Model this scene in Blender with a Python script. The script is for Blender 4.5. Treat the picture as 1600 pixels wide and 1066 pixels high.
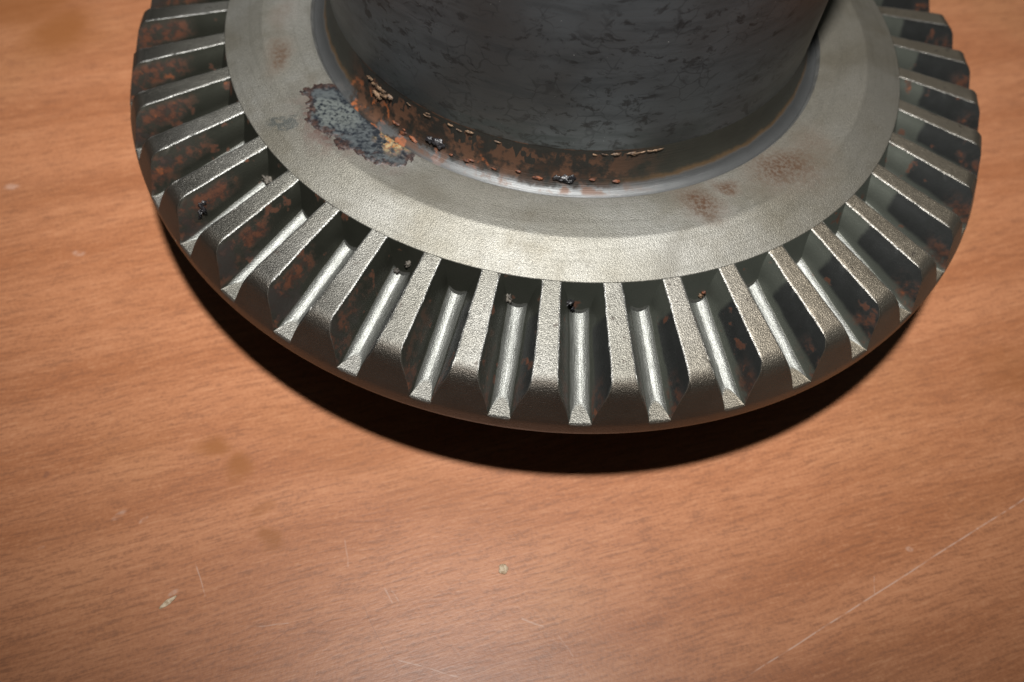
import bpy, bmesh, math, random
from mathutils import Matrix, Vector, noise as mnoise

for o in list(bpy.data.objects):
    bpy.data.objects.remove(o)
scene = bpy.context.scene
COL = scene.collection
U = 0.11                      # metres per gear unit (radius of the slot toes)
V = lambda x, y, z: Vector((x * U, y * U, z * U))
TABLE_Z = -0.565
KT = (1.57377 - TABLE_Z) / (1.57377 + 0.7608)
def on_table(x, y):                # survey coordinates were taken on a deeper plane
    return x * KT, -2.18666 + (y + 2.18666) * KT

# ------------------------------------------------------------------ camera
cam_d = bpy.data.cameras.new('camera')
cam = bpy.data.objects.new('camera', cam_d)
COL.objects.link(cam)
C = V(0.0, -2.18666, 1.57377)
RT = Vector((0.9908, 0.12035, 0.06197))
UP = Vector((-0.13477, 0.83435, 0.53451))
FW = Vector((-0.01263, 0.53794, -0.84289))
cam.matrix_world = Matrix(((RT.x, UP.x, -FW.x, C.x), (RT.y, UP.y, -FW.y, C.y),
                           (RT.z, UP.z, -FW.z, C.z), (0, 0, 0, 1)))
cam_d.sensor_width = 22.2
cam_d.lens = 22.2 * 1297.0 / 1600.0
cam_d.clip_start = 0.01
cam_d.clip_end = 50
cam_d.dof.use_dof = True
cam_d.dof.focus_distance = (V(0.1, -1.12, -0.02) - C).dot(FW)
cam_d.dof.aperture_fstop = 6.0
cam_d.dof.aperture_blades = 6
scene.camera = cam
scene.render.resolution_x = 1024
scene.render.resolution_y = 682

# ------------------------------------------------------------------ light
world = bpy.data.worlds.new('World')
scene.world = world
world.use_nodes = True
bg = world.node_tree.nodes['Background']
bg.inputs['Color'].default_value = (0.93, 1.0, 0.90, 1)
bg.inputs['Strength'].default_value = 0.026

fl_d = bpy.data.lights.new('camera_flash', 'SPOT')
fl = bpy.data.objects.new('camera_flash', fl_d)
COL.objects.link(fl)
fl.location = V(-0.045, -1.82, 3.6)
aim = (V(-0.18, 1.50, -0.6) - fl.location).normalized()
fl.rotation_euler = aim.to_track_quat('-Z', 'Y').to_euler()
fl_d.energy = 19.2
fl_d.shadow_soft_size = 0.013
fl_d.spot_size = math.radians(99)
fl_d.spot_blend = 1.0
fl_d.color = (1.0, 0.985, 0.95)

scene.view_settings.view_transform = 'Standard'
scene.view_settings.look = 'None'
scene.view_settings.exposure = 0.0
scene.view_settings.gamma = 1.0
scene.view_settings.use_curve_mapping = False

# ------------------------------------------------------------------ node helpers
class NT:
    def __init__(s, name):
        s.m = bpy.data.materials.new(name)
        s.m.use_nodes = True
        s.t = s.m.node_tree
        s.n = s.t.nodes
        s.bsdf = s.n['Principled BSDF']
        s.cv = lambda x, y: (x, y)
        s.obj = s.node('ShaderNodeTexCoord').outputs['Object']
        g = s.node('ShaderNodeNewGeometry')
        s.pos = g.outputs['Position']
        s.nrm = g.outputs['Normal']

    def node(s, typ, **kw):
        nd = s.n.new(typ)
        for k, v in kw.items():
            setattr(nd, k, v)
        return nd

    def put(s, sock, v):
        if hasattr(v, 'is_linked') or isinstance(v, bpy.types.NodeSocket):
            s.t.links.new(v, sock)
        elif isinstance(v, (tuple, list)) and len(v) == 3 and sock.type == 'RGBA':
            sock.default_value = (*v, 1)
        else:
            sock.default_value = v

    def math(s, op, a, b=0.0, c=0.0, clamp=False):
        nd = s.node('ShaderNodeMath', operation=op, use_clamp=clamp)
        s.put(nd.inputs[0], a)
        s.put(nd.inputs[1], b)
        s.put(nd.inputs[2], c)
        return nd.outputs[0]

    def mul(s, a, b): return s.math('MULTIPLY', a, b)
    def add(s, a, b): return s.math('ADD', a, b)
    def sub(s, a, b): return s.math('SUBTRACT', a, b)
    def mx(s, a, b): return s.math('MAXIMUM', a, b)
    def mn(s, a, b): return s.math('MINIMUM', a, b)

    def step(s, x, lo, hi):          # smooth step, lo may exceed hi
        nd = s.node('ShaderNodeMapRange', interpolation_type='SMOOTHSTEP')
        inv = lo > hi
        a, b = (hi, lo) if inv else (lo, hi)
        s.put(nd.inputs['Value'], x)
        nd.inputs['From Min'].default_value = a
        nd.inputs['From Max'].default_value = b
        nd.inputs['To Min'].default_value = 1.0 if inv else 0.0
        nd.inputs['To Max'].default_value = 0.0 if inv else 1.0
        return nd.outputs[0]

    def vmath(s, op, a, b=(0, 0, 0)):
        nd = s.node('ShaderNodeVectorMath', operation=op)
        s.put(nd.inputs[0], a)
        if op == 'SCALE':
            s.put(nd.inputs[3], b)
        else:
            s.put(nd.inputs[1], b)
        return nd.outputs['Value'] if op in ('LENGTH', 'DISTANCE', 'DOT_PRODUCT') else nd.outputs[0]

    def mapping(s, vec, rotz=0.0, scale=(1, 1, 1), loc=(0, 0, 0)):
        nd = s.node('ShaderNodeMapping')
        s.put(nd.inputs['Vector'], vec)
        nd.inputs['Rotation'].default_value = (0, 0, rotz)
        nd.inputs['Scale'].default_value = scale
        nd.inputs['Location'].default_value = loc
        return nd.outputs[0]

    def noise(s, vec, scale, detail=3.0, rough=0.55, dist=0.0, color=False):
        nd = s.node('ShaderNodeTexNoise')
        s.put(nd.inputs['Vector'], vec)
        nd.inputs['Scale'].default_value = scale
        nd.inputs['Detail'].default_value = detail
        nd.inputs['Roughness'].default_value = rough
        nd.inputs['Distortion'].default_value = dist
        return nd.outputs['Color'] if color else nd.outputs['Fac']

    def voronoi(s, vec, scale, feature='F1'):
        nd = s.node('ShaderNodeTexVoronoi', feature=feature)
        s.put(nd.inputs['Vector'], vec)
        nd.inputs['Scale'].default_value = scale
        return nd.outputs['Distance']

    def mix(s, f, a, b, blend='MIX'):
        nd = s.node('ShaderNodeMix', data_type='RGBA', blend_type=blend)
        s.put(nd.inputs['Factor'], f)
        s.put(nd.inputs[6], a)
        s.put(nd.inputs[7], b)
        return nd.outputs[2]

    def mixf(s, f, a, b):
        nd = s.node('ShaderNodeMix', data_type='FLOAT')
        s.put(nd.inputs['Factor'], f)
        s.put(nd.inputs[2], a)
        s.put(nd.inputs[3], b)
        return nd.outputs[0]

    def attr(s, name):
        return s.node('ShaderNodeAttribute', attribute_name=name).outputs['Fac']

    def xyz(s, v):
        nd = s.node('ShaderNodeSeparateXYZ')
        s.put(nd.inputs[0], v)
        return nd.outputs

    def warp(s, vec, scale, amount, detail=3.0):
        c = s.noise(vec, scale, detail, color=True)
        d = s.vmath('SUBTRACT', c, (0.5, 0.5, 0.5))
        return s.vmath('ADD', vec, s.vmath('SCALE', d, amount))

    def spot(s, vec, x, y, r, soft=0.35, sx=1.0, sy=1.0, rot=0.0):
        """mask of an ellipse at (x, y) gear units, radius r"""
        x, y = s.cv(x, y)
        q = s.vmath('SUBTRACT', vec, (x * U, y * U, 0))
        if rot:
            q = s.mapping(q, rotz=-rot)
        q = s.vmath('MULTIPLY', q, (1 / sx, 1 / sy, 0))
        return s.step(s.vmath('LENGTH', q), r * U, r * U * (1 - soft))

    def line(s, vec, a, b, w):
        """mask of a thin segment a-b in gear units, half width w metres"""
        a, b = s.cv(*a), s.cv(*b)
        ax, ay = a[0] * U, a[1] * U
        dx, dy = b[0] * U - ax, b[1] * U - ay
        L = math.hypot(dx, dy)
        q = s.vmath('SUBTRACT', vec, (ax, ay, 0))
        al = s.vmath('DOT_PRODUCT', q, (dx / L, dy / L, 0))
        ac = s.math('ABSOLUTE', s.vmath('DOT_PRODUCT', q, (-dy / L, dx / L, 0)))
        m = s.step(ac, w, w * 0.3)
        m = s.mul(m, s.step(al, 0, L * 0.08))
        return s.mul(m, s.step(al, L, L * 0.92))

    def out(s, color=None, rough=None, metal=None, bump=None, bstr=0.3, bdist=0.001, spec=None, bump2=None):
        b = s.bsdf
        if color is not None: s.put(b.inputs['Base Color'], color)
        if rough is not None: s.put(b.inputs['Roughness'], rough)
        if metal is not None: s.put(b.inputs['Metallic'], metal)
        if spec is not None: s.put(b.inputs['Specular IOR Level'], spec)
        nm = None
        for bp in (bump2, (bump, bstr, bdist) if bump is not None else None):
            if bp is None: continue
            nd = s.node('ShaderNodeBump')
            s.put(nd.inputs['Height'], bp[0])
            nd.inputs['Strength'].default_value = bp[1]
            nd.inputs['Distance'].default_value = bp[2]
            if nm is not None: s.t.links.new(nm, nd.inputs['Normal'])
            nm = nd.outputs[0]
        if nm is not None:
            s.t.links.new(nm, b.inputs['Normal'])
        return s.m

# ------------------------------------------------------------------ materials
def mat_table():
    t = NT('wood_laminate')
    t.cv = on_table
    P = t.vmath('MULTIPLY', t.obj, (1, 1, 0))
    g = t.mapping(P, rotz=-math.radians(23.5))
    gw = t.warp(g, 14, 0.006, 2)
    fine = t.noise(t.mapping(gw, scale=(170, 1250, 1)), 1.0, 3, 0.6)
    pores = t.noise(t.mapping(gw, scale=(80, 600, 1)), 1.0, 2, 0.5)
    band = t.noise(t.mapping(gw, scale=(7, 70, 1)), 1.0, 3, 0.55)
    wide = t.noise(t.mapping(gw, scale=(3.0, 16, 1)), 1.0, 3, 0.5)
    speck = t.noise(P, 900, 2, 0.6)
    mott = t.noise(P, 11, 3, 0.5)
    col = t.mix(t.step(band, 0.30, 0.72), (0.362, 0.138, 0.061), (0.470, 0.201, 0.099))
    col = t.mix(t.mul(t.step(wide, 0.50, 0.74), 0.50), col, (0.235, 0.090, 0.045))
    col = t.mix(t.mul(t.step(mott, 0.5, 0.72), 0.4), col, (0.47, 0.225, 0.105))
    f = t.add(t.mul(t.sub(fine, 0.5), 1.25), t.mul(t.sub(pores, 0.5), 0.9))
    f = t.add(f, t.mul(t.sub(speck, 0.5), 0.85))
    dark = t.mul(t.step(f, 0.12, -0.40), 0.62)
    lite = t.mul(t.step(f, 0.02, 0.45), 0.30)
    col = t.mix(dark, col, (0.215, 0.090, 0.048))
    col = t.mix(lite, col, (0.60, 0.315, 0.175))
    # spilled stains
    Pw = t.warp(P, 42, 0.016, 4)
    st = t.mx(t.spot(Pw, -2.08, 0.52, 0.20, 0.8, 1.0, 1.1), t.mul(t.spot(Pw, -2.3, 0.7, 0.3, 0.7), 0.8))
    st = t.mx(st, t.mul(t.spot(Pw, -0.875, -1.215, 0.055, 0.8, 1.5, 1.0), 1.0))
    st = t.mx(st, t.mul(t.spot(Pw, -0.785, -1.275, 0.055, 0.8, 0.8, 1.35), 1.0))
    st = t.mx(st, t.mul(t.spot(Pw, -0.625, -1.480, 0.036, 0.7, 1.6, 0.8, -0.5), 0.9))
    st = t.mx(st, t.mul(t.spot(Pw, -0.70, -1.40, 0.03, 0.7, 1.0, 1.6, -0.5), 0.5))
    st = t.mx(st, t.mul(t.spot(Pw, 1.72, -0.55, 0.26, 0.8, 1.0, 0.5), 0.4))
    st = t.mx(st, t.mul(t.spot(Pw, -0.35, -1.20, 0.36, 0.9, 1.8, 0.4, -0.3), 0.35))
    col = t.mix(t.mul(st, 0.85), col, (0.285, 0.105, 0.033))
    # scratches
    Ps = t.warp(P, 45, 0.0028, 2)
    Pc = t.warp(P, 26, 0.010, 1)
    sc = t.mul(t.line(t.warp(P, 30, 0.0012, 1), (0.7099, -1.6699), (1.72, -0.935), 0.00030), 0.8)
    for a, b, w, k in (((-0.8214, -1.5616), (-0.7605, -1.6548), 0.00024, 0.55),
                       ((0.10, -1.590), (0.165, -1.602), 0.00035, 0.6), ((-0.29, -1.555), (-0.255, -1.598), 0.0003, 0.5),
                       ((-0.27, -1.56), (-0.24, -1.590), 0.00025, 0.45), ((-0.66, -1.715), (-0.52, -1.690), 0.00025, 0.45),
                       
                       ((1.10, -1.385), (1.105, -1.33), 0.00025, 0.4),
                       ((-0.43, -1.44), (-0.40, -1.52), 0.0003, 0.35), ((0.2, -1.62), (0.25, -1.68), 0.00025, 0.35)):
        sc = t.mx(sc, t.mul(t.line(Ps, a, b, w), k))
    sc = t.mx(sc, t.mul(t.line(Pc, (-0.23, -1.74), (-0.03, -1.762), 0.0003), 0.6))
    sc = t.mx(sc, t.mul(t.line(Pc, (-0.02, -1.76), (0.10, -1.70), 0.00025), 0.3))
    for x, y, r, sx, rot in ((-1.0765, -1.459, 0.011, 2.4, 0.9), (-1.003, -1.462, 0.008, 2.0, 0.9), (-0.853, -1.655, 0.009, 2.0, 0.8),
                             (-1.25, -1.58, 0.006, 2.0, 0.7), (1.22, -1.23, 0.010, 1.5, 0.1), (-1.9, -0.33, 0.02, 1.6, 0.2), (-1.55, -0.58, 0.016, 1.5, 0.2)):
        sc = t.mx(sc, t.mul(t.spot(Ps, x, y, r, 0.6, sx, 1.0, rot), 0.55))
    brk = t.step(t.noise(P, 330, 2), 0.36, 0.56)
    sc = t.mul(sc, t.mixf(brk, 0.12, 0.75))
    col = t.mix(sc, col, (0.60, 0.42, 0.34))
    hair = t.mx(t.line(Pc, (-0.34, -1.60), (-0.20, -1.79), 0.00018), t.line(Pc, (-0.6, -1.80), (-0.5, -1.70), 0.00018))
    hair = t.mx(hair, t.spot(Ps, -1.327, -1.372, 0.012, 0.5, 0.7, 1.1))
    col = t.mix(t.mul(hair, 0.25), col, (0.09, 0.05, 0.05))
    rough = t.mixf(t.noise(P, 70, 3), 0.36, 0.46)
    return t.out(col, rough, 0.0, fine, 0.10, 0.0004, spec=0.5, bump2=(speck, 0.10, 0.0003))

def grain(t, scale=3300):
    return t.noise(t.pos, scale, 1.5, 0.6)

def mat_ring():
    t = NT('blasted_steel')
    P = t.pos
    flat = t.vmath('MULTIPLY', P, (1, 1, 0))
    g = grain(t)
    big = t.noise(P, 28, 4, 0.6)
    mid = t.noise(P, 120, 4, 0.6)
    x, y, z = t.xyz(P)
    col = t.mix(t.step(big, 0.35, 0.68), (0.272, 0.260, 0.226), (0.340, 0.333, 0.308))
    col = t.mix(t.mul(t.step(mid, 0.52, 0.75), 0.35), col, (0.15, 0.135, 0.105))
    col = t.mix(t.mul(t.step(g, 0.50, 0.36), 0.45), col, (0.125, 0.122, 0.105))
    # tan film on the band towards the teeth, right half
    film = t.mul(t.step(x, 0.02, 0.10), 0.45)
    col = t.mix(film, col, (0.205, 0.178, 0.135))
    # faint turning rings and hazy smears
    x2, y2, z2 = t.xyz(flat)
    rad = t.math('SQRT', t.add(t.mul(x2, x2), t.mul(y2, y2)))
    tr = t.node('ShaderNodeCombineXYZ')
    t.put(tr.inputs[0], rad); t.put(tr.inputs[1], t.mul(t.math('ARCTAN2', x2, y2), 0.004))
    rings = t.noise(tr.outputs[0], 700, 3, 0.6)
    col = t.mix(t.mul(t.step(rings, 0.50, 0.68), 0.22), col, (0.13, 0.125, 0.105))
    haze = t.noise(t.warp(flat, 18, 0.03, 2), 34, 4, 0.6)
    col = t.mix(t.mul(t.step(haze, 0.50, 0.66), 0.40), col, (0.150, 0.130, 0.092))
    # dirt smudges
    W = t.warp(flat, 55, 0.014, 4)
    sm = t.mx(t.mul(t.spot(W, -0.30, -0.80, 0.17, 0.9, 1.3, 0.5, -0.35), 0.55), t.mul(t.spot(W, -0.02, -0.83, 0.11, 0.9, 1.4, 0.5), 0.38))
    sm = t.mx(sm, t.mul(t.spot(W, -0.66, -0.64, 0.20, 0.9, 1.3, 0.7, -0.8), 0.35))
    sm = t.mx(sm, t.mul(t.spot(W, 0.33, -0.90, 0.10, 0.9, 0.6, 1.4, -0.5), 0.35))
    col = t.mix(sm, col, (0.095, 0.083, 0.062))
    # brown rust freckles
    fre = t.step(t.noise(P, 1000, 3, 0.6), 0.36, 0.62)
    ru = t.mx(t.spot(W, 0.625, -0.55, 0.150, 0.9, 1.25, 0.9, 0.5), t.mul(t.spot(W, 0.68, -0.45, 0.11, 0.95), 0.6))
    ru = t.mx(ru, t.spot(W, 0.395, -0.715, 0.088, 0.85, 1.2, 1.1))
    ru = t.mx(ru, t.spot(W, 0.468, -0.640, 0.045, 0.9, 1.5, 0.8, 0.3))
    ru = t.mx(ru, t.mul(t.spot(W, -0.775, -0.38, 0.09, 0.8, 0.7, 1.4), 0.9))
    ru = t.mx(ru, t.mul(t.spot(W, -0.80, -0.20, 0.09, 0.8, 0.7, 1.3), 0.55))
    ru = t.mul(ru, t.mixf(fre, 0.62, 1.0))
    col = t.mix(ru, col, (0.070, 0.037, 0.020))
    # weld-heat and rust patch on the left of the shaft
    W2 = t.warp(t.warp(flat, 60, 0.013, 5), 330, 0.0055, 4)
    halo = t.mx(t.spot(W2, -0.555, -0.595, 0.140, 0.75, 1.5, 0.95, -0.76), t.spot(W2, -0.435, -0.655, 0.125, 0.75, 1.2, 0.9, -0.6))
    core = t.spot(W2, -0.540, -0.575, 0.090, 0.3, 1.5, 0.9, -0.76)
    pale = t.mx(t.spot(W2, -0.56, -0.575, 0.075, 0.5, 1.1, 0.8, -0.4), t.spot(W2, -0.70, -0.615, 0.05, 0.4, 1.2, 0.8))
    n1 = t.noise(W2, 210, 4, 0.65)
    n3 = t.noise(W2, 480, 3, 0.6)
    rim_c = t.mix(t.step(n1, 0.40, 0.58), (0.016, 0.010, 0.012), (0.060, 0.024, 0.018))
    core_c = t.mix(t.step(t.add(t.mul(n1, 0.5), t.mul(n3, 0.5)), 0.42, 0.57), (0.010, 0.013, 0.017), (0.050, 0.057, 0.061))
    hm = t.mul(halo, t.step(t.add(t.mul(n1, 0.6), t.mul(n3, 0.4)), 0.38, 0.56))
    col = t.mix(hm, col, rim_c)
    col = t.mix(t.mul(core, 0.8), col, core_c)
    col = t.mix(t.mul(pale, t.mul(t.step(n3, 0.40, 0.55), 0.8)), col, (0.090, 0.098, 0.094))
    yel = t.mx(t.spot(W2, -0.415, -0.575, 0.055, 0.5, 1.3, 0.7, -0.6), t.spot(W2, -0.385, -0.625, 0.065, 0.6, 0.9, 1.0))
    yel = t.mul(yel, t.step(t.noise(W2, 420, 3), 0.42, 0.56))
    col = t.mix(yel, col, t.mix(t.step(n1, 0.4, 0.62), (0.40, 0.31, 0.18), (0.36, 0.14, 0.035)))
    dirty = t.math('MAXIMUM', t.math('MAXIMUM', t.mx(hm, core), t.mul(ru, 0.8)), t.mul(sm, 0.35))
    rough = t.mixf(dirty, t.mixf(mid, 0.53, 0.61), 0.68)
    metal = t.mixf(dirty, 0.90, 0.25)
    return t.out(col, rough, metal, g, 0.62, 0.0003)

def mat_fillet():
    t = NT('turned_steel')
    P = t.pos
    x, y, z = t.xyz(P)
    r = t.math('SQRT', t.add(t.mul(x, x), t.mul(y, y)))
    ang = t.math('ARCTAN2', x, t.mul(y, -1))             # 0 at the front, + right
    rl = t.node('ShaderNodeCombineXYZ')
    t.put(rl.inputs[0], t.mul(t.sub(r, z), 1.0))
    t.put(rl.inputs[1], t.mul(ang, 0.0006))
    lines = t.noise(rl.outputs[0], 2600, 3, 0.7)
    n = t.noise(P, 160, 5, 0.65)
    n2 = t.noise(P, 420, 4, 0.6)
    col = t.mix(n, (0.102, 0.105, 0.107), (0.150, 0.153, 0.154))
    col = t.mix(t.mul(t.step(t.noise(P, 60, 3), 0.45, 0.65), 0.25), col, (0.125, 0.125, 0.127))
    # brown tide line close to the shaft, all round
    rr = t.add(r, t.mul(t.sub(n, 0.5), 0.0016))
    tide = t.mul(t.step(rr, 0.7185 * U, 0.7125 * U), 0.92)
    col = t.mix(tide, col, t.mix(n, (0.050, 0.028, 0.010), (0.090, 0.050, 0.018)))
    drk = t.step(rr, 0.7125 * U, 0.7070 * U)
    col = t.mix(drk, col, t.mix(n, (0.016, 0.016, 0.012), (0.030, 0.029, 0.022)))
    # crusted front sector
    front = t.mul(t.step(ang, -0.95, -0.72), t.step(ang, 0.50, 0.12))
    rr2 = t.add(r, t.mul(t.sub(n, 0.5), 0.0065))
    lim = t.step(rr2, 0.7230 * U, 0.7130 * U)
    cr = t.mul(front, lim)
    leftw = t.mul(t.step(ang, -0.98, -0.80), t.step(ang, -0.30, -0.58))
    blot = t.mul(leftw, t.step(n, 0.36, 0.50))
    cr = t.mx(cr, blot)
    cc = t.mix(t.step(n2, 0.40, 0.60), (0.009, 0.008, 0.006), (0.027, 0.014, 0.008))
    cc = t.mix(t.mul(t.step(t.noise(P, 230, 3), 0.58, 0.66), t.step(ang, 0.0, -0.35)), cc, (0.22, 0.065, 0.02))
    up = t.step(t.add(z, t.mul(t.sub(n, 0.5), 0.006)), 0.050 * U, 0.085 * U)
    cc = t.mix(t.mul(up, 0.85), cc, (0.012, 0.011, 0.009))
    col = t.mix(cr, col, cc)
    patch = t.mul(t.mul(front, t.step(n, 0.46, 0.58)), t.step(r, 0.742 * U, 0.73 * U))
    col = t.mix(t.mul(patch, 0.85), col, (0.085, 0.040, 0.022))
    d = t.math('MAXIMUM', t.math('MAXIMUM', cr, t.mx(tide, drk)), t.mul(patch, 0.7))
    return t.out(col, t.mixf(d, 0.50, 0.55), t.mixf(d, 0.85, 0.15), lines, 0.35, 0.0004)

def mat_shaft():
    t = NT('black_oxide_steel')
    P = t.pos
    W = t.warp(P, 70, 0.010, 3)
    v = t.voronoi(t.mapping(W, scale=(1, 1, 1.2)), 190, 'DISTANCE_TO_EDGE')
    crack = t.step(v, 0.06, 0.012)
    gate = t.step(t.noise(P, 95, 3, 0.6), 0.46, 0.60)
    crack = t.mul(crack, gate)
    blot = t.mul(t.step(t.noise(t.mapping(W, scale=(1, 1, 1.9)), 240, 4, 0.65), 0.535, 0.635), t.step(t.noise(P, 38, 3), 0.36, 0.56))
    x, y, z = t.xyz(P)
    ang = t.math('ARCTAN2', x, t.mul(y, -1))
    cv = t.node('ShaderNodeCombineXYZ')
    t.put(cv.inputs[0], t.mul(ang, 0.05)); t.put(cv.inputs[1], z)
    turn = t.noise(t.mapping(cv.outputs[0], scale=(60, 1500, 1)), 1.0, 3, 0.6)
    smear = t.noise(t.mapping(cv.outputs[0], scale=(70, 220, 1)), 1.0, 4, 0.6)
    cloud = t.noise(P, 22, 3, 0.5)
    col = t.mix(t.step(cloud, 0.38, 0.64), (0.066, 0.066, 0.067), (0.104, 0.116, 0.127))
    col = t.mix(t.mul(t.step(smear, 0.45, 0.68), 0.55), col, (0.046, 0.050, 0.054))
    brown = t.step(x, 0.035, 0.075)
    col = t.mix(t.mul(brown, 0.6), col, (0.034, 0.025, 0.018))
    # teal grey scuffed band just above the fillet
    low = t.mul(t.step(z, 0.215 * U, 0.155 * U), t.step(smear, 0.36, 0.58))
    col = t.mix(t.mul(low, 0.6), col, (0.050, 0.060, 0.061))
    col = t.mix(t.mul(crack, 0.32), col, (0.012, 0.011, 0.012))
    col = t.mix(t.mul(blot, 0.64), col, (0.018, 0.016, 0.016))
    # rust rising from the fillet
    nn = t.noise(P, 240, 4, 0.65)
    zz = t.add(z, t.mul(t.sub(nn, 0.5), 0.010))
    rz = t.mul(t.step(zz, 0.130 * U, 0.108 * U), t.mul(t.step(ang, -1.0, -0.75), t.step(ang, 0.75, 0.3)))
    col = t.mix(t.mul(rz, 0.8), col, t.mix(t.step(nn, 0.45, 0.65), (0.018, 0.014, 0.011), (0.055, 0.026, 0.014)))
    spk = t.step(t.noise(P, 1500, 1), 0.80, 0.82)
    col = t.mix(t.mul(spk, 0.6), col, (0.5, 0.5, 0.5))
    return t.out(col, t.mixf(smear, 0.30, 0.42), 0.65, turn, 0.16, 0.0003, spec=0.5)

def mat_tooth():
    t = NT('tooth_steel')
    P = t.pos
    L = t.attr('along')       # 0 toe .. 1 heel
    S = t.attr('side')        # -1 .. 1, sign = flank side
    H = t.attr('height')      # 0 slot floor .. 1 crest
    K = t.attr('crest')       # 1 on the top land
    Fl = t.attr('flank')      # 1 on the flanks
    g = grain(t)
    mid = t.noise(P, 130, 4, 0.6)
    big = t.noise(P, 24, 3, 0.5)
    x, y, z = t.xyz(P)
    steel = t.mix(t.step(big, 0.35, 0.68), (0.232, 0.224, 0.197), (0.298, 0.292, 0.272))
    steel = t.mix(t.mul(t.step(g, 0.50, 0.36), 0.45), steel, (0.125, 0.122, 0.105))
    steel = t.mix(t.mul(t.step(x, 0.015, 0.08), 0.75), steel, (0.265, 0.222, 0.165))
    flo = t.attr('floor')
    fv = t.node('ShaderNodeCombineXYZ')
    t.put(fv.inputs[0], t.mul(L, 2.5)); t.put(fv.inputs[1], t.mul(t.attr('lateral'), 9.0)); t.put(fv.inputs[2], t.mul(x, 200))
    streak = t.noise(fv.outputs[0], 2.0, 3, 0.65)
    steel = t.mix(flo, steel, t.mix(t.step(streak, 0.35, 0.62), (0.135, 0.138, 0.128), (0.250, 0.254, 0.242)))
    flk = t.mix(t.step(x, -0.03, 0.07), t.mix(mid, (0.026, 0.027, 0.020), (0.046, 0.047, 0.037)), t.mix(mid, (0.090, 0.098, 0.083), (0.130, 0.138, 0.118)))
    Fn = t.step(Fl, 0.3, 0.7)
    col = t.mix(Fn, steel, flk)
    # worn black contact patch on one flank side
    Ln = t.add(L, t.mul(t.sub(mid, 0.5), 0.10))
    Hn = t.add(H, t.mul(t.sub(mid, 0.5), 0.16))
    patch = t.mul(t.step(Ln, 0.26, 0.31), t.step(Hn, 0.30, 0.42))
    neg = t.step(S, 0.02, -0.02)
    pos = t.step(S, -0.02, 0.02)
    pc = t.mix(t.noise(P, 300, 4, 0.65), (0.022, 0.023, 0.023), (0.050, 0.052, 0.053))
    col = t.mix(t.mul(t.mul(patch, neg), t.mul(Fn, 0.92)), col, pc)
    # same on the other side, weaker
    patch2 = t.mul(t.step(Ln, 0.38, 0.60), t.step(Hn, 0.25, 0.5))
    col = t.mix(t.mul(t.mul(patch2, pos), t.mul(Fn, 0.55)), col, (0.07, 0.068, 0.055))
    # rust
    n1 = t.noise(P, 75, 5, 0.65)
    n2 = t.noise(P, 380, 4, 0.65)
    rn = t.step(t.add(n1, t.mul(t.sub(n2, 0.5), 0.75)), 0.37, 0.58)
    left = t.step(x, -0.015, -0.06)
    band = t.mul(t.mul(t.step(Ln, 0.28, 0.5), t.step(Hn, 0.32, 0.5)), t.step(Hn, 0.98, 0.80))
    r_pos = t.mul(t.mul(band, pos), t.mixf(left, 0.35, 1.0))
    heel = t.mul(t.mul(t.step(L, 0.66, 0.88), t.step(Hn, 0.10, 0.25)), t.step(Hn, 0.85, 0.50))
    rust = t.mul(t.mul(t.mx(r_pos, t.mul(heel, 0.9)), rn), Fn)
    # odd spots anywhere in the slots
    odd = t.mul(t.step(t.noise(P, 190, 3, 0.5), 0.625, 0.68), t.mul(Fn, 0.85))
    rust = t.mx(rust, odd)
    rc = t.mix(t.step(n2, 0.42, 0.62), (0.026, 0.014, 0.010), (0.078, 0.029, 0.015))
    rc = t.mix(t.step(t.noise(P, 260, 2), 0.64, 0.72), rc, (0.15, 0.045, 0.016))
    col = t.mix(rust, col, rc)
    # dark scale near the rust, left teeth
    sc = t.mul(t.mul(t.mul(t.step(n1, 0.52, 0.44), t.step(Ln, 0.45, 0.75)), t.mul(pos, left)), t.mul(Fn, 0.8))
    col = t.mix(sc, col, (0.028, 0.022, 0.020))
    # oily dark film on the heel ends of the left top lands
    film = t.mul(t.mul(t.step(Ln, 0.05, 0.95), left), t.mul(K, 0.85))
    col = t.mix(film, col, (0.042, 0.039, 0.034))
    # speckled pits on the top lands
    pit = t.mul(t.step(t.noise(P, 420, 2), 0.665, 0.71), t.mul(K, 0.7))
    col = t.mix(pit, col, (0.10, 0.085, 0.075))
    ed = t.mul(t.attr('edge'), t.mixf(mid, 0.25, 0.8))
    col = t.mix(ed, col, (0.42, 0.42, 0.41))
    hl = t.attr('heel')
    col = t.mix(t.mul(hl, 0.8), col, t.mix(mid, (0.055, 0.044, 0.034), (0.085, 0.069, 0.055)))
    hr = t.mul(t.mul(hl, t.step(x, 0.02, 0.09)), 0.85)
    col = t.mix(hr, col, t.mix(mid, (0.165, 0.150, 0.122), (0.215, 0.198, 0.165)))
    d = t.mx(rust, t.mul(sc, 0.8))
    rough = t.mixf(Fn, t.mixf(mid, 0.43, 0.53), 0.52)
    rough = t.mixf(d, t.mixf(ed, rough, 0.36), 0.55)
    metal = t.mixf(d, t.mixf(Fn, 0.92, 0.75), 0.1)
    rough = t.mixf(t.mul(flo, 0.85), rough, 0.48)
    gb = t.mul(g, t.mixf(t.mx(Fn, t.mul(flo, 0.5)), 1.0, 0.2))
    return t.out(col, rough, metal, gb, 0.72, 0.0003)

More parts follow.
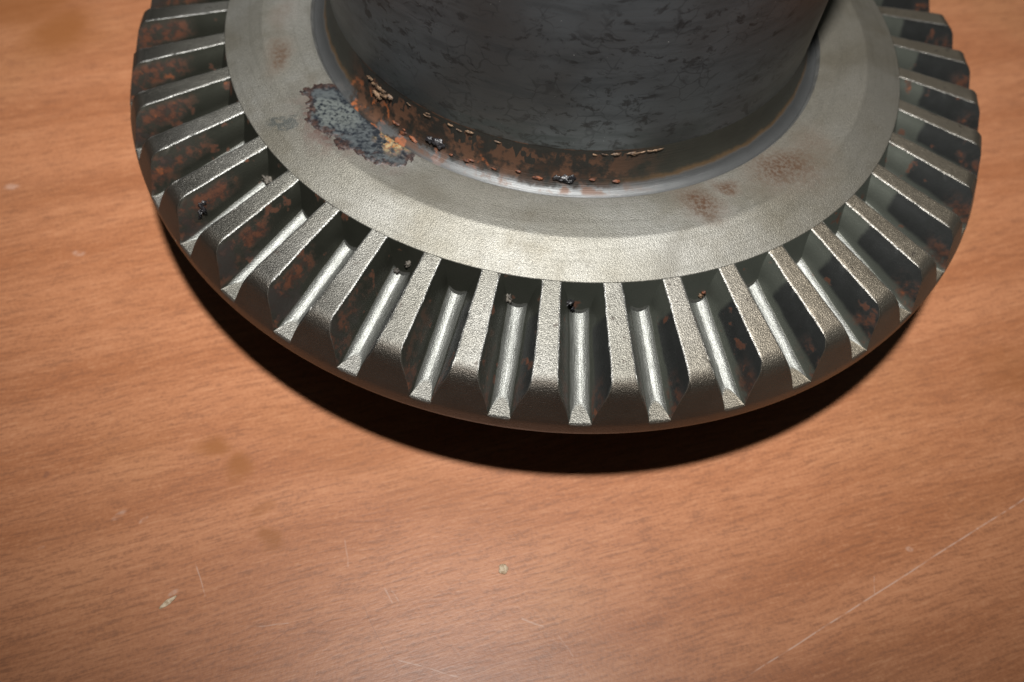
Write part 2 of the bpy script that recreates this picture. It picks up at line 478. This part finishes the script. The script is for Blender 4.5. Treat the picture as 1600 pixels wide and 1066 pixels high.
def mat_simple(name, c1, c2, scale, rough, metal=0.0, bstr=0.6, bdist=0.001, lo=0.4, hi=0.6, fade=False):
    t = NT(name)
    n = t.noise(t.pos, scale, 4, 0.65)
    f = t.step(n, lo, hi)
    if fade:
        zz = t.add(t.xyz(t.pos)[2], t.mul(t.sub(n, 0.5), 0.006))
        f = t.mul(f, t.step(zz, 0.078 * U, 0.040 * U))
    return t.out(t.mix(f, c1, c2), rough, metal, n, bstr, bdist)

M_TABLE = mat_table()
M_RING = mat_ring()
M_FIL = mat_fillet()
M_SHAFT = mat_shaft()
M_TOOTH = mat_tooth()
M_CRUST = mat_simple('rust_crust', (0.010, 0.009, 0.007), (0.036, 0.018, 0.010), 260, 0.55, bstr=0.4, bdist=0.0006, lo=0.44, hi=0.66, fade=True)
M_TAN = mat_simple('tan_crust', (0.035, 0.021, 0.013), (0.17, 0.105, 0.062), 520, 0.6)
M_ORANGE = mat_simple('orange_rust', (0.045, 0.017, 0.010), (0.17, 0.052, 0.018), 480, 0.6)
M_TAR = mat_simple('black_grease', (0.008, 0.008, 0.010), (0.022, 0.020, 0.022), 300, 0.36)
M_GRIT = mat_simple('grey_grit', (0.035, 0.030, 0.025), (0.13, 0.115, 0.095), 600, 0.6)
M_CHIP = mat_simple('pale_chip', (0.42, 0.30, 0.19), (0.62, 0.50, 0.36), 700, 0.6)
M_LIP = mat_simple('polished_lip', (0.30, 0.30, 0.285), (0.42, 0.42, 0.41), 300, 0.40, 0.9, bstr=0.2, bdist=0.0003)
M_UNDER = mat_simple('dark_steel', (0.10, 0.095, 0.085), (0.16, 0.15, 0.135), 90, 0.5, 0.7)

# ------------------------------------------------------------------ mesh helpers
def link(name, me, parent=None, mats=()):
    o = bpy.data.objects.new(name, me)
    COL.objects.link(o)
    if parent is not None:
        o.parent = parent
    if me is not None:
        for m in mats:
            me.materials.append(m)
    return o

def smooth(me, deg=38):
    for p in me.polygons:
        p.use_smooth = True
    me.set_sharp_from_angle(angle=math.radians(deg))

def lathe(name, prof, n, parent, mats, mat_of=None, deg=30):
    """prof: list of (r, z) in gear units; open polyline revolved about the axis"""
    vs, fs, mi = [], [], []
    for (r, z) in prof:
        for k in range(n):
            a = 2 * math.pi * k / n
            vs.append(V(r * math.cos(a), r * math.sin(a), z))
    for i in range(len(prof) - 1):
        for k in range(n):
            k2 = (k + 1) % n
            fs.append((i * n + k, (i + 1) * n + k, (i + 1) * n + k2, i * n + k2))
            mi.append(mat_of(i) if mat_of else 0)
    me = bpy.data.meshes.new(name)
    me.from_pydata(vs, [], fs)
    me.polygons.foreach_set('material_index', mi)
    smooth(me, deg)
    me.update()
    return link(name, me, parent, mats)

# ------------------------------------------------------------------ table
tb = bmesh.new()
bmesh.ops.create_cube(tb, size=1.0)
for v in tb.verts:
    v.co = Vector((v.co.x * 1.8, v.co.y * 1.5, v.co.z * 0.03))
bmesh.ops.bevel(tb, geom=list(tb.edges), offset=0.004, segments=3, affect='EDGES', profile=0.6)
me = bpy.data.meshes.new('table_top')
tb.to_mesh(me)
tb.free()
me.transform(Matrix.Translation((0, 0.25, TABLE_Z * U - 0.015)))
table = link('table_top', me, None, [M_TABLE])
table['kind'] = 'structure'
table['label'] = 'reddish brown wood grain table top with stains and scratches'

# ------------------------------------------------------------------ the gear
gear = bpy.data.objects.new('bevel_gear', None)
COL.objects.link(gear)
gear['label'] = 'large worn grey steel gear wheel with rust spots on the table'
gear['category'] = 'gear'
gear.location = (0, 0, TABLE_Z * U)
bpy.context.view_layer.update()
INV = Matrix.Translation((0, 0, -TABLE_Z * U))

def attach(o):
    o.parent = gear
    o.matrix_parent_inverse = INV

NT_ = 43
PIT = 2 * math.pi / NT_
A0 = math.radians(-90 + 7.0237)        # centre line of one slot

# disc with flat shoulder, cone band, turned fillet, underside and lower boss
prof = [(0.690, 0.150), (0.6950, 0.120), (0.6975, 0.095), (0.7010, 0.072), (0.7060, 0.053), (0.7130, 0.037),
        (0.7215, 0.0245), (0.7310, 0.0165), (0.7400, 0.0125), (0.7460, 0.0118), (0.7490, 0.0140),
        (0.7520, 0.0195), (0.7555, 0.0246), (0.7600, 0.0258), (0.8200, 0.0287), (0.8860, 0.0318), (0.8905, 0.0318),
        (0.8950, 0.0304), (0.9950, 0.0012), (0.9985, 0.0000), (0.9996, -0.0020), (1.0000, -0.0400), (1.0050, -0.1900),
        (1.2860, -0.2118), (1.2500, -0.2160), (0.9000, -0.2300), (0.6600, -0.2300), (0.6400, -0.2500),
        (0.6300, -0.5480), (0.6150, -0.5640), (0.3600, -0.5645)]
def ring_mat(i):
    if i < 10: return 1
    if i < 12: return 3
    if i < 21: return 0
    return 2
body = lathe('gear_disc', prof, 344, None, [M_RING, M_FIL, M_UNDER, M_LIP], ring_mat, 28)
attach(body)

shaft_prof = [(0.360, -0.5640), (0.360, 0.72), (0.375, 0.75), (0.660, 0.75), (0.6935, 0.715), (0.6935, 0.30), (0.6938, 0.20),
              (0.6942, 0.14), (0.6930, 0.10), (0.690, 0.05)]
shaft = lathe('shaft', list(reversed(shaft_prof)), 192, None, [M_SHAFT], None, 30)
attach(shaft)

# --- teeth ---------------------------------------------------------------
RHO = 0.0290
ZCAP = [(1.2300, -0.0391), (1.2420, -0.0425), (1.2530, -0.0485), (1.2620, -0.0570), (1.2685, -0.0680), (1.2730, -0.0810), (1.2880, -0.1200), (1.3000, -0.1515)]
PADZ0, PADZ1 = -0.1490, -0.1505
RLIP = 1.2955

def zcrest(r): return -0.0008 - (r - 1.0) * 0.166
def zfloor(r): return -0.085 - (r - 1.03) * 0.302
def half(r): return r * PIT / 2
def wcrest(r): return 0.0212 + (r - 1.0) * 0.0285
def zcap(r):
    if r <= ZCAP[0][0]: return 1.0
    for (a, za), (b, zb) in zip(ZCAP, ZCAP[1:]):
        if r <= b: return za + (zb - za) * (r - a) / (b - a)
    return -0.1515 - (r - 1.3) * 8
def zwall(r): return -(r - 1.0) * 2.75 - 0.001

def section(r, kind, q):
    """lateral position (from the tooth centre) and height of a section point"""
    hp, zf, zc, wc = half(r), zfloor(r), zcrest(r), wcrest(r)
    if kind == 'floor':
        ph = math.radians(66 * q)
        return hp - RHO * math.sin(ph), zf + RHO * (1 - math.cos(ph))
    ph = math.radians(66)
    x0, z0 = hp - RHO * math.sin(ph), zf + RHO * (1 - math.cos(ph))
    e = 0.0030
    if kind == 'flank':
        x1, z1 = wc + e * 0.8, zc - e * 1.1
        b = 0.0035 * math.sin(math.pi * q)
        return x0 + (x1 - x0) * q + b, z0 + (z1 - z0) * q
    if kind == 'edge':
        a = math.radians(90 * q)
        return wc - e + e * 1.8 * math.cos(a) * (1 if q < 1 else 0) + 0.0, zc - e * 1.1 * (1 - math.sin(a))
    return wc * q, zc                      # crest, q 1..0

COLS = [('floor', q) for q in (0, .25, .5, .75, 1)] + [('flank', q) for q in (.2, .4, .6, .8, 1.0)] + \
       [('edge', q) for q in (.33, .66, 1)] + [('crest', q) for q in (.72, .36, 0)]

def build_tooth(seed):
    rnd = random.Random(seed)
    NA, NB, NC = 5, 26, 7
    cols = []
    side = list(COLS)
    full = [(k, q, -1) for k, q in side] + [(k, q, 1) for k, q in reversed(side[:-1])]
    for kind, q, sg in full:
        def zs(r): return section(r, kind, q)[1]
        # toe wall meets the section
        lo, hi = 1.0, 1.12
        if kind == 'crest' or kind == 'edge':
            rt = 1.0
        else:
            for _ in range(40):
                m = (lo + hi) / 2
                if zwall(m) > zs(m): lo = m
                else: hi = m
            rt = lo
        # where does the column end: on the lip pad or on the heel cap
        def pad(r): return PADZ0 + (PADZ1 - PADZ0) * (r - 1.24) / 0.06
        hit_pad = zs(RLIP) < pad(RLIP)
        lo, hi = rt, RLIP if hit_pad else 1.31
        for _ in range(40):
            m = (lo + hi) / 2
            ok = (zs(m) > pad(m)) if hit_pad else (zs(m) < zcap(m))
            if ok: lo = m
            else: hi = m
        re_ = lo
        pts = []
        th_t = section(rt, kind, q)[0] / rt
        for i in range(NA):                       # down the toe wall
            f = i / NA
            r = 1.0 + (rt - 1.0) * f
            zt = (0 if rt > 1.0 else zs(1.0))
            z = zs(1.0) if rt <= 1.0 else -0.001 + (zs(rt) + 0.001) * f
            if rt <= 1.0: r = 1.0 + 0.002 * f; z = zs(r)
            th = th_t if rt > 1.0 else section(r, kind, q)[0] / r
            pts.append((r, th, z, 'w' if rt > 1 else 's'))
        r0 = max(rt, 1.002) if rt <= 1.0 else rt
        for i in range(NB + 1):
            r = r0 + (re_ - r0) * i / NB
            xx, z = section(r, kind, q)
            pts.append((r, xx / r, z, 's'))
        th_e = section(re_, kind, q)[0] / re_
        if hit_pad:
            for i in range(1, NC - 1):
                r = re_ + (RLIP - re_) * i / (NC - 2)
                pts.append((r, th_e, pad(r), 'p'))
            pts.append((1.2990, th_e, pad(RLIP) - 0.0035, 'p'))
            pts.append((1.3012, th_e, pad(RLIP) - 0.009, 'h'))
        else:
            # follow the cap profile down to the lip height
            ze, zl = zs(re_), -0.1515
            stops = [c for c in ZCAP if c[0] > re_ + 1e-4]
            path = [(re_, ze)] + stops
            acc = [0]
            for a, b in zip(path, path[1:]): acc.append(acc[-1] + math.hypot(b[0] - a[0], b[1] - a[1]))
            for i in range(1, NC):
                d = acc[-1] * i / (NC - 1)
                for k in range(len(acc) - 1):
                    if d <= acc[k + 1] + 1e-12:
                        f = (d - acc[k]) / max(1e-9, acc[k + 1] - acc[k])
                        a, b = path[k], path[k + 1]
                        pts.append((a[0] + (b[0] - a[0]) * f, th_e, a[1] + (b[1] - a[1]) * f, 'h'))
                        break
            pts.append((1.3012, th_e, pad(RLIP) - 0.009, 'h'))
        pts += [(1.3020, th_e, -0.1860, 'h'), (1.3005, th_e, -0.1960, 'h'), (1.2970, th_e, -0.2040, 'h'), (1.2880, th_e, -0.2125, 'h'), (1.06, th_e * .97, -0.1985, 'b')]
        cols.append((kind, q, sg, pts))
    n = len(cols[0][3])
    vs, att = [], {k: [] for k in ('along', 'side', 'height', 'crest', 'flank', 'heel', 'edge', 'floor', 'lateral')}
    off = Vector((rnd.uniform(0, 50), rnd.uniform(0, 50), rnd.uniform(0, 50)))
    for kind, q, sg, pts in cols:
        assert len(pts) == n, (kind, q, len(pts), n)
        for r, th, z, reg in pts:
            # slight wear unevenness, zero at the slot centre line so neighbours meet
            w = 0.0 if (kind == 'floor' and q == 0) else 1.0
            if reg in ('h', 'b', 'p'): w = 0
            d = mnoise.noise(Vector((r * 38, th * sg * 60, z * 38)) + off) * 0.0009 * w
            dd = mnoise.noise(Vector((r * 24, 3.1, sg * 2.0)) + off) * 0.0010 * w
            if kind in ('edge', 'crest') and reg == 's':
                nk = mnoise.noise(Vector((r * 130, sg * 3.0, 7.7)) + off)
                d -= max(0.0, nk - 0.28) * (0.0075 if kind == 'edge' else 0.0)
            a = sg * (th + dd)
            vs.append(V(r * math.cos(a), r * math.sin(a), z + d))
            att['along'].append(min(1, max(0, (r - 1.0) / 0.29)))
            att['side'].append(float(sg) if kind != 'crest' else 0.0)
            zf, zc = zfloor(r), zcrest(r)
            att['height'].append(min(1, max(0, (z - zf) / max(1e-4, zc - zf))))
            att['crest'].append(1.0 if (kind in ('crest',) or (kind == 'edge' and q > .5)) and reg == 's' else 0.0)
            att['flank'].append(1.0 if (reg == 'w' or (reg == 's' and (kind == 'flank' or (kind == 'floor' and q >= 1)))) else (0.35 if kind == 'floor' and q >= .75 and reg == 's' else 0.0))
            att['floor'].append((1.0 if q < .8 else 0.0) if kind == 'floor' and reg == 's' else 0.0)
            att['lateral'].append(sg * (1.0 - q) if kind == 'floor' else 0.0)
            att['edge'].append(1.0 if kind == 'edge' and q < .9 and reg == 's' else 0.0)
            att['heel'].append(1.0 if reg in ('h', 'b') else 0.0)
    fs = []
    m = len(cols)
    for j in range(m - 1):
        for i in range(n - 1):
            fs.append((j * n + i, j * n + i + 1, (j + 1) * n + i + 1, (j + 1) * n + i))
    me = bpy.data.meshes.new('tooth')
    me.from_pydata(vs, [], fs)
    for k, vals in att.items():
        at = me.attributes.new(k, 'FLOAT', 'POINT')
        at.data.foreach_set('value', vals)
    smooth(me, 36)
    me.update()
    bm = bmesh.new(); bm.from_mesh(me)
    bmesh.ops.remove_doubles(bm, verts=bm.verts, dist=1e-7)
    bmesh.ops.recalc_face_normals(bm, faces=bm.faces)
    up = sum((f.normal.z for f in bm.faces), 0)
    if up < 0: bmesh.ops.reverse_faces(bm, faces=bm.faces)
    bm.to_mesh(me); bm.free()
    me.materials.append(M_TOOTH)
    return me

TM = [build_tooth(s) for s in (3, 7, 11, 19, 23, 31, 37, 41, 43)]
for k in range(NT_):
    a = A0 + PIT * (k + 0.5)
    o = bpy.data.objects.new('tooth', TM[(k * 4 + k // 7) % 9])
    COL.objects.link(o)
    o.parent = gear
    o.location = (0, 0, -TABLE_Z * U)
    o.rotation_euler = (0, 0, a)

# --- crust, lumps and grit -------------------------------------------------
def lump_mesh(name, seed, mat, sub=3, amp=0.85, freq=2.6):
    bm = bmesh.new()
    bmesh.ops.create_icosphere(bm, subdivisions=sub, radius=1.0)
    off = Vector((seed * 3.7, seed * 1.3, seed * 7.1))
    for v in bm.verts:
        d = 1 + amp * mnoise.noise(v.co * freq + off) + 0.4 * amp * mnoise.noise(v.co * freq * 2.7 + off)
        v.co = v.co * d
    me = bpy.data.meshes.new(name)
    bm.to_mesh(me); bm.free()
    for p in me.polygons: p.use_smooth = True
    me.materials.append(mat)
    return me

def lump(name, me, loc, size, rot):
    o = bpy.data.objects.new(name, me)
    COL.objects.link(o)
    o.parent = gear
    o.matrix_parent_inverse = INV
    o.location = V(*loc)
    o.scale = tuple(s * U for s in size)
    o.rotation_euler = rot
    return o

# lumpy band of rust scale in the corner between fillet and shaft
def crust_band():
    rnd = random.Random(5)
    n, m = 420, 9
    vs, fs = [], []
    for i in range(n + 1):
        ang = -0.93 + (0.55 + 0.93) * i / n
        a = -math.pi / 2 + ang
        fade = min(1, i / 30, (n - i) / 110)
        for j in range(m):
            f = j / (m - 1)
            # along the fillet profile from r .716 to the shaft
            r = 0.7135 - 0.0185 * f ** 0.6
            z = 0.036 + 0.090 * f ** 1.5
            nz = mnoise.noise(Vector((ang * 26, f * 3.5, 1.7))) + 0.6 * mnoise.noise(Vector((ang * 75, f * 8, 4.2)))
            h = (-0.0010 + 0.0030 * max(0, nz + 0.05)) * fade * math.sin(math.pi * min(1, max(0, f * 0.98 + 0.01))) ** 0.5 - 0.0016 * (1 - fade)
            vs.append(V((r + h) * math.cos(a), (r + h) * math.sin(a), z + h * 0.8))
    for i in range(n):
        for j in range(m - 1):
            fs.append((i * m + j, (i + 1) * m + j, (i + 1) * m + j + 1, i * m + j + 1))
    me = bpy.data.meshes.new('rust_crust')
    me.from_pydata(vs, [], fs)
    for p in me.polygons: p.use_smooth = True
    o = link('rust_crust', me, None, [M_CRUST])
    attach(o)
crust_band()


def mat_scab():
    t = NT('scab_scale')
    P = t.pos
    e = t.attr('edge')
    n1 = t.noise(t.warp(P, 200, 0.004, 3), 260, 5, 0.68)
    n3 = t.noise(P, 900, 3, 0.6)
    e2 = t.add(e, t.mul(t.sub(n1, 0.5), 0.9))
    col = t.mix(t.step(t.add(t.mul(n1, 0.6), t.mul(n3, 0.4)), 0.42, 0.58), (0.010, 0.013, 0.018), (0.058, 0.066, 0.070))
    flat = t.vmath('MULTIPLY', P, (1, 1, 0))
    W = t.warp(flat, 160, 0.007, 4)
    pale = t.mul(t.spot(W, -0.57, -0.575, 0.085, 0.5, 1.15, 0.8, -0.4), t.step(n3, 0.38, 0.55))
    col = t.mix(t.mul(pale, 0.8), col, (0.105, 0.115, 0.108))
    red = t.mix(t.step(n3, 0.40, 0.62), (0.020, 0.012, 0.011), (0.055, 0.025, 0.017))
    col = t.mix(t.mul(t.step(e2, 0.30, 0.08), 0.85), col, red)
    yel = t.mx(t.spot(W, -0.425, -0.578, 0.060, 0.5, 1.3, 0.6, -0.6), t.spot(W, -0.395, -0.630, 0.075, 0.6, 0.9, 1.0))
    yel = t.mul(yel, t.step(n1, 0.44, 0.56))
    col = t.mix(yel, col, t.mix(t.step(n3, 0.42, 0.6), (0.30, 0.235, 0.13), (0.24, 0.095, 0.025)))
    return t.out(col, t.mixf(n3, 0.36, 0.62), 0.2, n1, 0.5, 0.0008)
M_SCAB = mat_scab()

def scab():
    na, nr = 150, 60
    vs, fs, ev = [], [], []
    for i in range(na + 1):
        a = math.radians(-90 - 60 + 36 * i / na)
        for j in range(nr + 1):
            r = 0.752 + 0.165 * j / nr
            x, y = r * math.cos(a), r * math.sin(a)
            q = Vector((x * 14, y * 14, 0.3))
            wx = x + 0.030 * mnoise.noise(q) + 0.014 * mnoise.noise(q * 3.3) + 0.008 * mnoise.noise(q * 8)
            wy = y + 0.030 * mnoise.noise(q + Vector((9, 4, 2))) + 0.014 * mnoise.noise(q * 3.3 + Vector((5, 1, 2))) + 0.008 * mnoise.noise(q * 8 + Vector((3, 3, 1)))
            def ell(cx, cy, rx, ry, rot):
                dx, dy = wx - cx, wy - cy
                c, s_ = math.cos(rot), math.sin(rot)
                return 1 - math.hypot((dx * c + dy * s_) / rx, (-dx * s_ + dy * c) / ry)
            m = max(ell(-0.540, -0.575, 0.150, 0.088, -0.76), ell(-0.435, -0.640, 0.110, 0.080, -0.6))
            m = max(-0.3, min(0.6, m))
            zr = 0.0246 + (r - 0.7555) * 0.054 if r < 0.8905 else 0.0318 - (r - 0.8905) * 0.293
            rough = mnoise.noise(q * 5.0) * 0.5 + mnoise.noise(q * 11) * 0.5
            h = 0.0032 * min(1, m / 0.12) + 0.0022 * rough if m > 0 else 0.012 * m - 0.0008
            if r < 0.757: h = min(h, 0.0006) - 0.002
            vs.append(V(x, y, zr + h))
            ev.append(m)
    for i in range(na):
        for j in range(nr):
            k = i * (nr + 1) + j
            if max(ev[k], ev[k + 1], ev[k + nr + 1], ev[k + nr + 2]) > -0.12:
                fs.append((k, k + 1, k + nr + 2, k + nr + 1))
    me = bpy.data.meshes.new('corrosion_scab')
    me.from_pydata(vs, [], fs)
    me.attributes.new('edge', 'FLOAT', 'POINT').data.foreach_set('value', ev)
    bm = bmesh.new(); bm.from_mesh(me)
    bmesh.ops.delete(bm, geom=[v for v in bm.verts if not v.link_faces], context='VERTS')
    bmesh.ops.recalc_face_normals(bm, faces=bm.faces)
    if sum(f.normal.z for f in bm.faces) < 0: bmesh.ops.reverse_faces(bm, faces=bm.faces)
    bm.to_mesh(me); bm.free()
    for p in me.polygons: p.use_smooth = True
    o = link('corrosion_scab', me, None, [M_SCAB])
    o['label'] = 'blue grey scab of corrosion with red edges beside the shaft'
    attach(o)
scab()

TAR = [lump_mesh('grease_lump', s, M_TAR) for s in (1, 2)]
TAN = [lump_mesh('tan_lump', s, M_TAN) for s in (3, 4)]
ORA = [lump_mesh('rust_lump', s, M_ORANGE) for s in (5, 6)]
GRI = [lump_mesh('grit_lump', s, M_GRIT) for s in (7, 8)]

def at_ang(deg, r, z):
    a = math.radians(-90 + deg)
    return (r * math.cos(a), r * math.sin(a), z)

rnd = random.Random(12)
def crust_bits(pool, nm, d0, d1, n, rz, size):
    for _ in range(n):
        deg = rnd.uniform(d0, d1)
        r, z = rz(rnd.random())
        k = rnd.uniform(0.5, 1.3)
        lump(nm, pool[rnd.randrange(2)], at_ang(deg, r, z), (size[0] * k * rnd.uniform(.6, 1.5), size[1] * k, size[2] * k),
             (rnd.uniform(-.5, .5) - 0.7, rnd.uniform(-.3, .3), math.radians(deg)))
crust_bits(TAN, 'tan_scale', -46, -35, 8, lambda q: (.7035 - .006 * q, .066 + .045 * q), (.0125, .0028, .0050))
crust_bits(TAN, 'tan_scale', -33, -6, 9, lambda q: (.6975, .108 + .010 * q), (.0110, .0022, .0026))
crust_bits(TAN, 'tan_scale', 9, 24, 9, lambda q: (.6970, .110 + .010 * q), (.0100, .0022, .0026))
crust_bits(ORA, 'rust_scale', -36, -27, 7, lambda q: (.722 - .008 * q, .026 + .014 * q), (.0085, .0030, .0040))
crust_bits(ORA, 'rust_scale', -26, -10, 4, lambda q: (.718 - .005 * q, .032 + .012 * q), (.0080, .0026, .0034))
crust_bits(ORA, 'rust_scale', -6, 18, 4, lambda q: (.716 - .004 * q, .036 + .012 * q), (.0070, .0026, .0034))
for deg, r, z, sz in ((2.2, .7135, .046, (.0085, .003, .005)), (3.8, .713, .046, (.013, .0035, .007)), (5.4, .712, .049, (.009, .003, .006)),
                     (-23.3, .711, .052, (.017, .006, .010)),
                     (-25.4, .712, .050, (.010, .005, .007)), (4.8, .716, .039, (.012, .003, .004))):
    lump('grease_lump', TAR[rnd.randrange(2)], at_ang(deg, r, z), sz, (rnd.uniform(-.3, .3) - .6, rnd.uniform(-.3, .3), math.radians(deg)))

# dirt packed into the toe corners of the slots, grease on one left tooth
SG = 7.0237
PD = 360.0 / NT_
for k, dx, r, z, s, pool, nm in (
        (-1, -1.6, 1.018, -.060, (.010, .006, .016), GRI, 'grit_lump'), 
        (0, -1.6, 1.018, -.056, (.014, .007, .024), TAR, 'grease_lump'), (0, -0.9, 1.024, -.074, (.009, .006, .012), TAR, 'grease_lump'),
        (-3, 0.9, 1.016, -.048, (.009, .006, .010), GRI, 'grit_lump'), (-3, -0.6, 1.028, -.078, (.008, .007, .008), GRI, 'grit_lump'),
        (2, 0.5, 1.022, -.066, (.007, .006, .008), TAN, 'tan_lump'), (-6, -0.9, 1.030, -.078, (.016, .011, .020), GRI, 'grit_lump'),
        (2, 0.9, 1.020, -.060, (.006, .005, .008), ORA, 'rust_lump')):
    lump(nm, pool[rnd.randrange(2)], at_ang(SG + k * PD + dx, r, z), s, (rnd.uniform(-1, 1), rnd.uniform(-1, 1), rnd.uniform(0, 6)))
for k, dx, r, z, s in ((-6, -2.0, 1.212, -.086, (.017, .007, .017)), (-6, -1.95, 1.222, -.098, (.013, .006, .013)), (-6, -2.05, 1.204, -.074, (.010, .005, .010))):
    lump('grease_lump', TAR[rnd.randrange(2)], at_ang(SG + k * PD + dx, r, z), s, (rnd.uniform(-1, 1), rnd.uniform(-1, 1), rnd.uniform(0, 6)))

# ------------------------------------------------------------------ crumbs on the table
def chip(name, label, cat, x, y, sx, sy, sz, rot, mat, seed):
    me = lump_mesh(name, seed, mat, 3, 0.28, 1.5)
    for v in me.vertices:
        v.co = Vector((v.co.x * sx * U, v.co.y * sy * U, max(-0.3, v.co.z) * sz * U))
    lo = min(v.co.z for v in me.vertices)
    x, y = on_table(x, y)
    o = link(name, me)
    o.location = Vector((x * U, y * U, TABLE_Z * U - lo))
    o.rotation_euler = (0, 0, rot)
    o['label'] = label
    o['category'] = cat
    return o
chip('crumb', 'small round pale crumb on the bare table in front of the gear', 'crumb', 0.0325, -1.463, .0125, .0135, .006, 0.3, M_CHIP, 21)
chip('wood_flake', 'slanted tan flake on the table at lower left', 'flake', -0.858, -1.680, .023, .0065, .003, 0.85, M_CHIP, 27)

# ------------------------------------------------------------------ render
scene.cycles.max_bounces = 6
scene.cycles.diffuse_bounces = 3
scene.cycles.glossy_bounces = 3
scene.cycles.caustics_reflective = False
scene.cycles.caustics_refractive = False
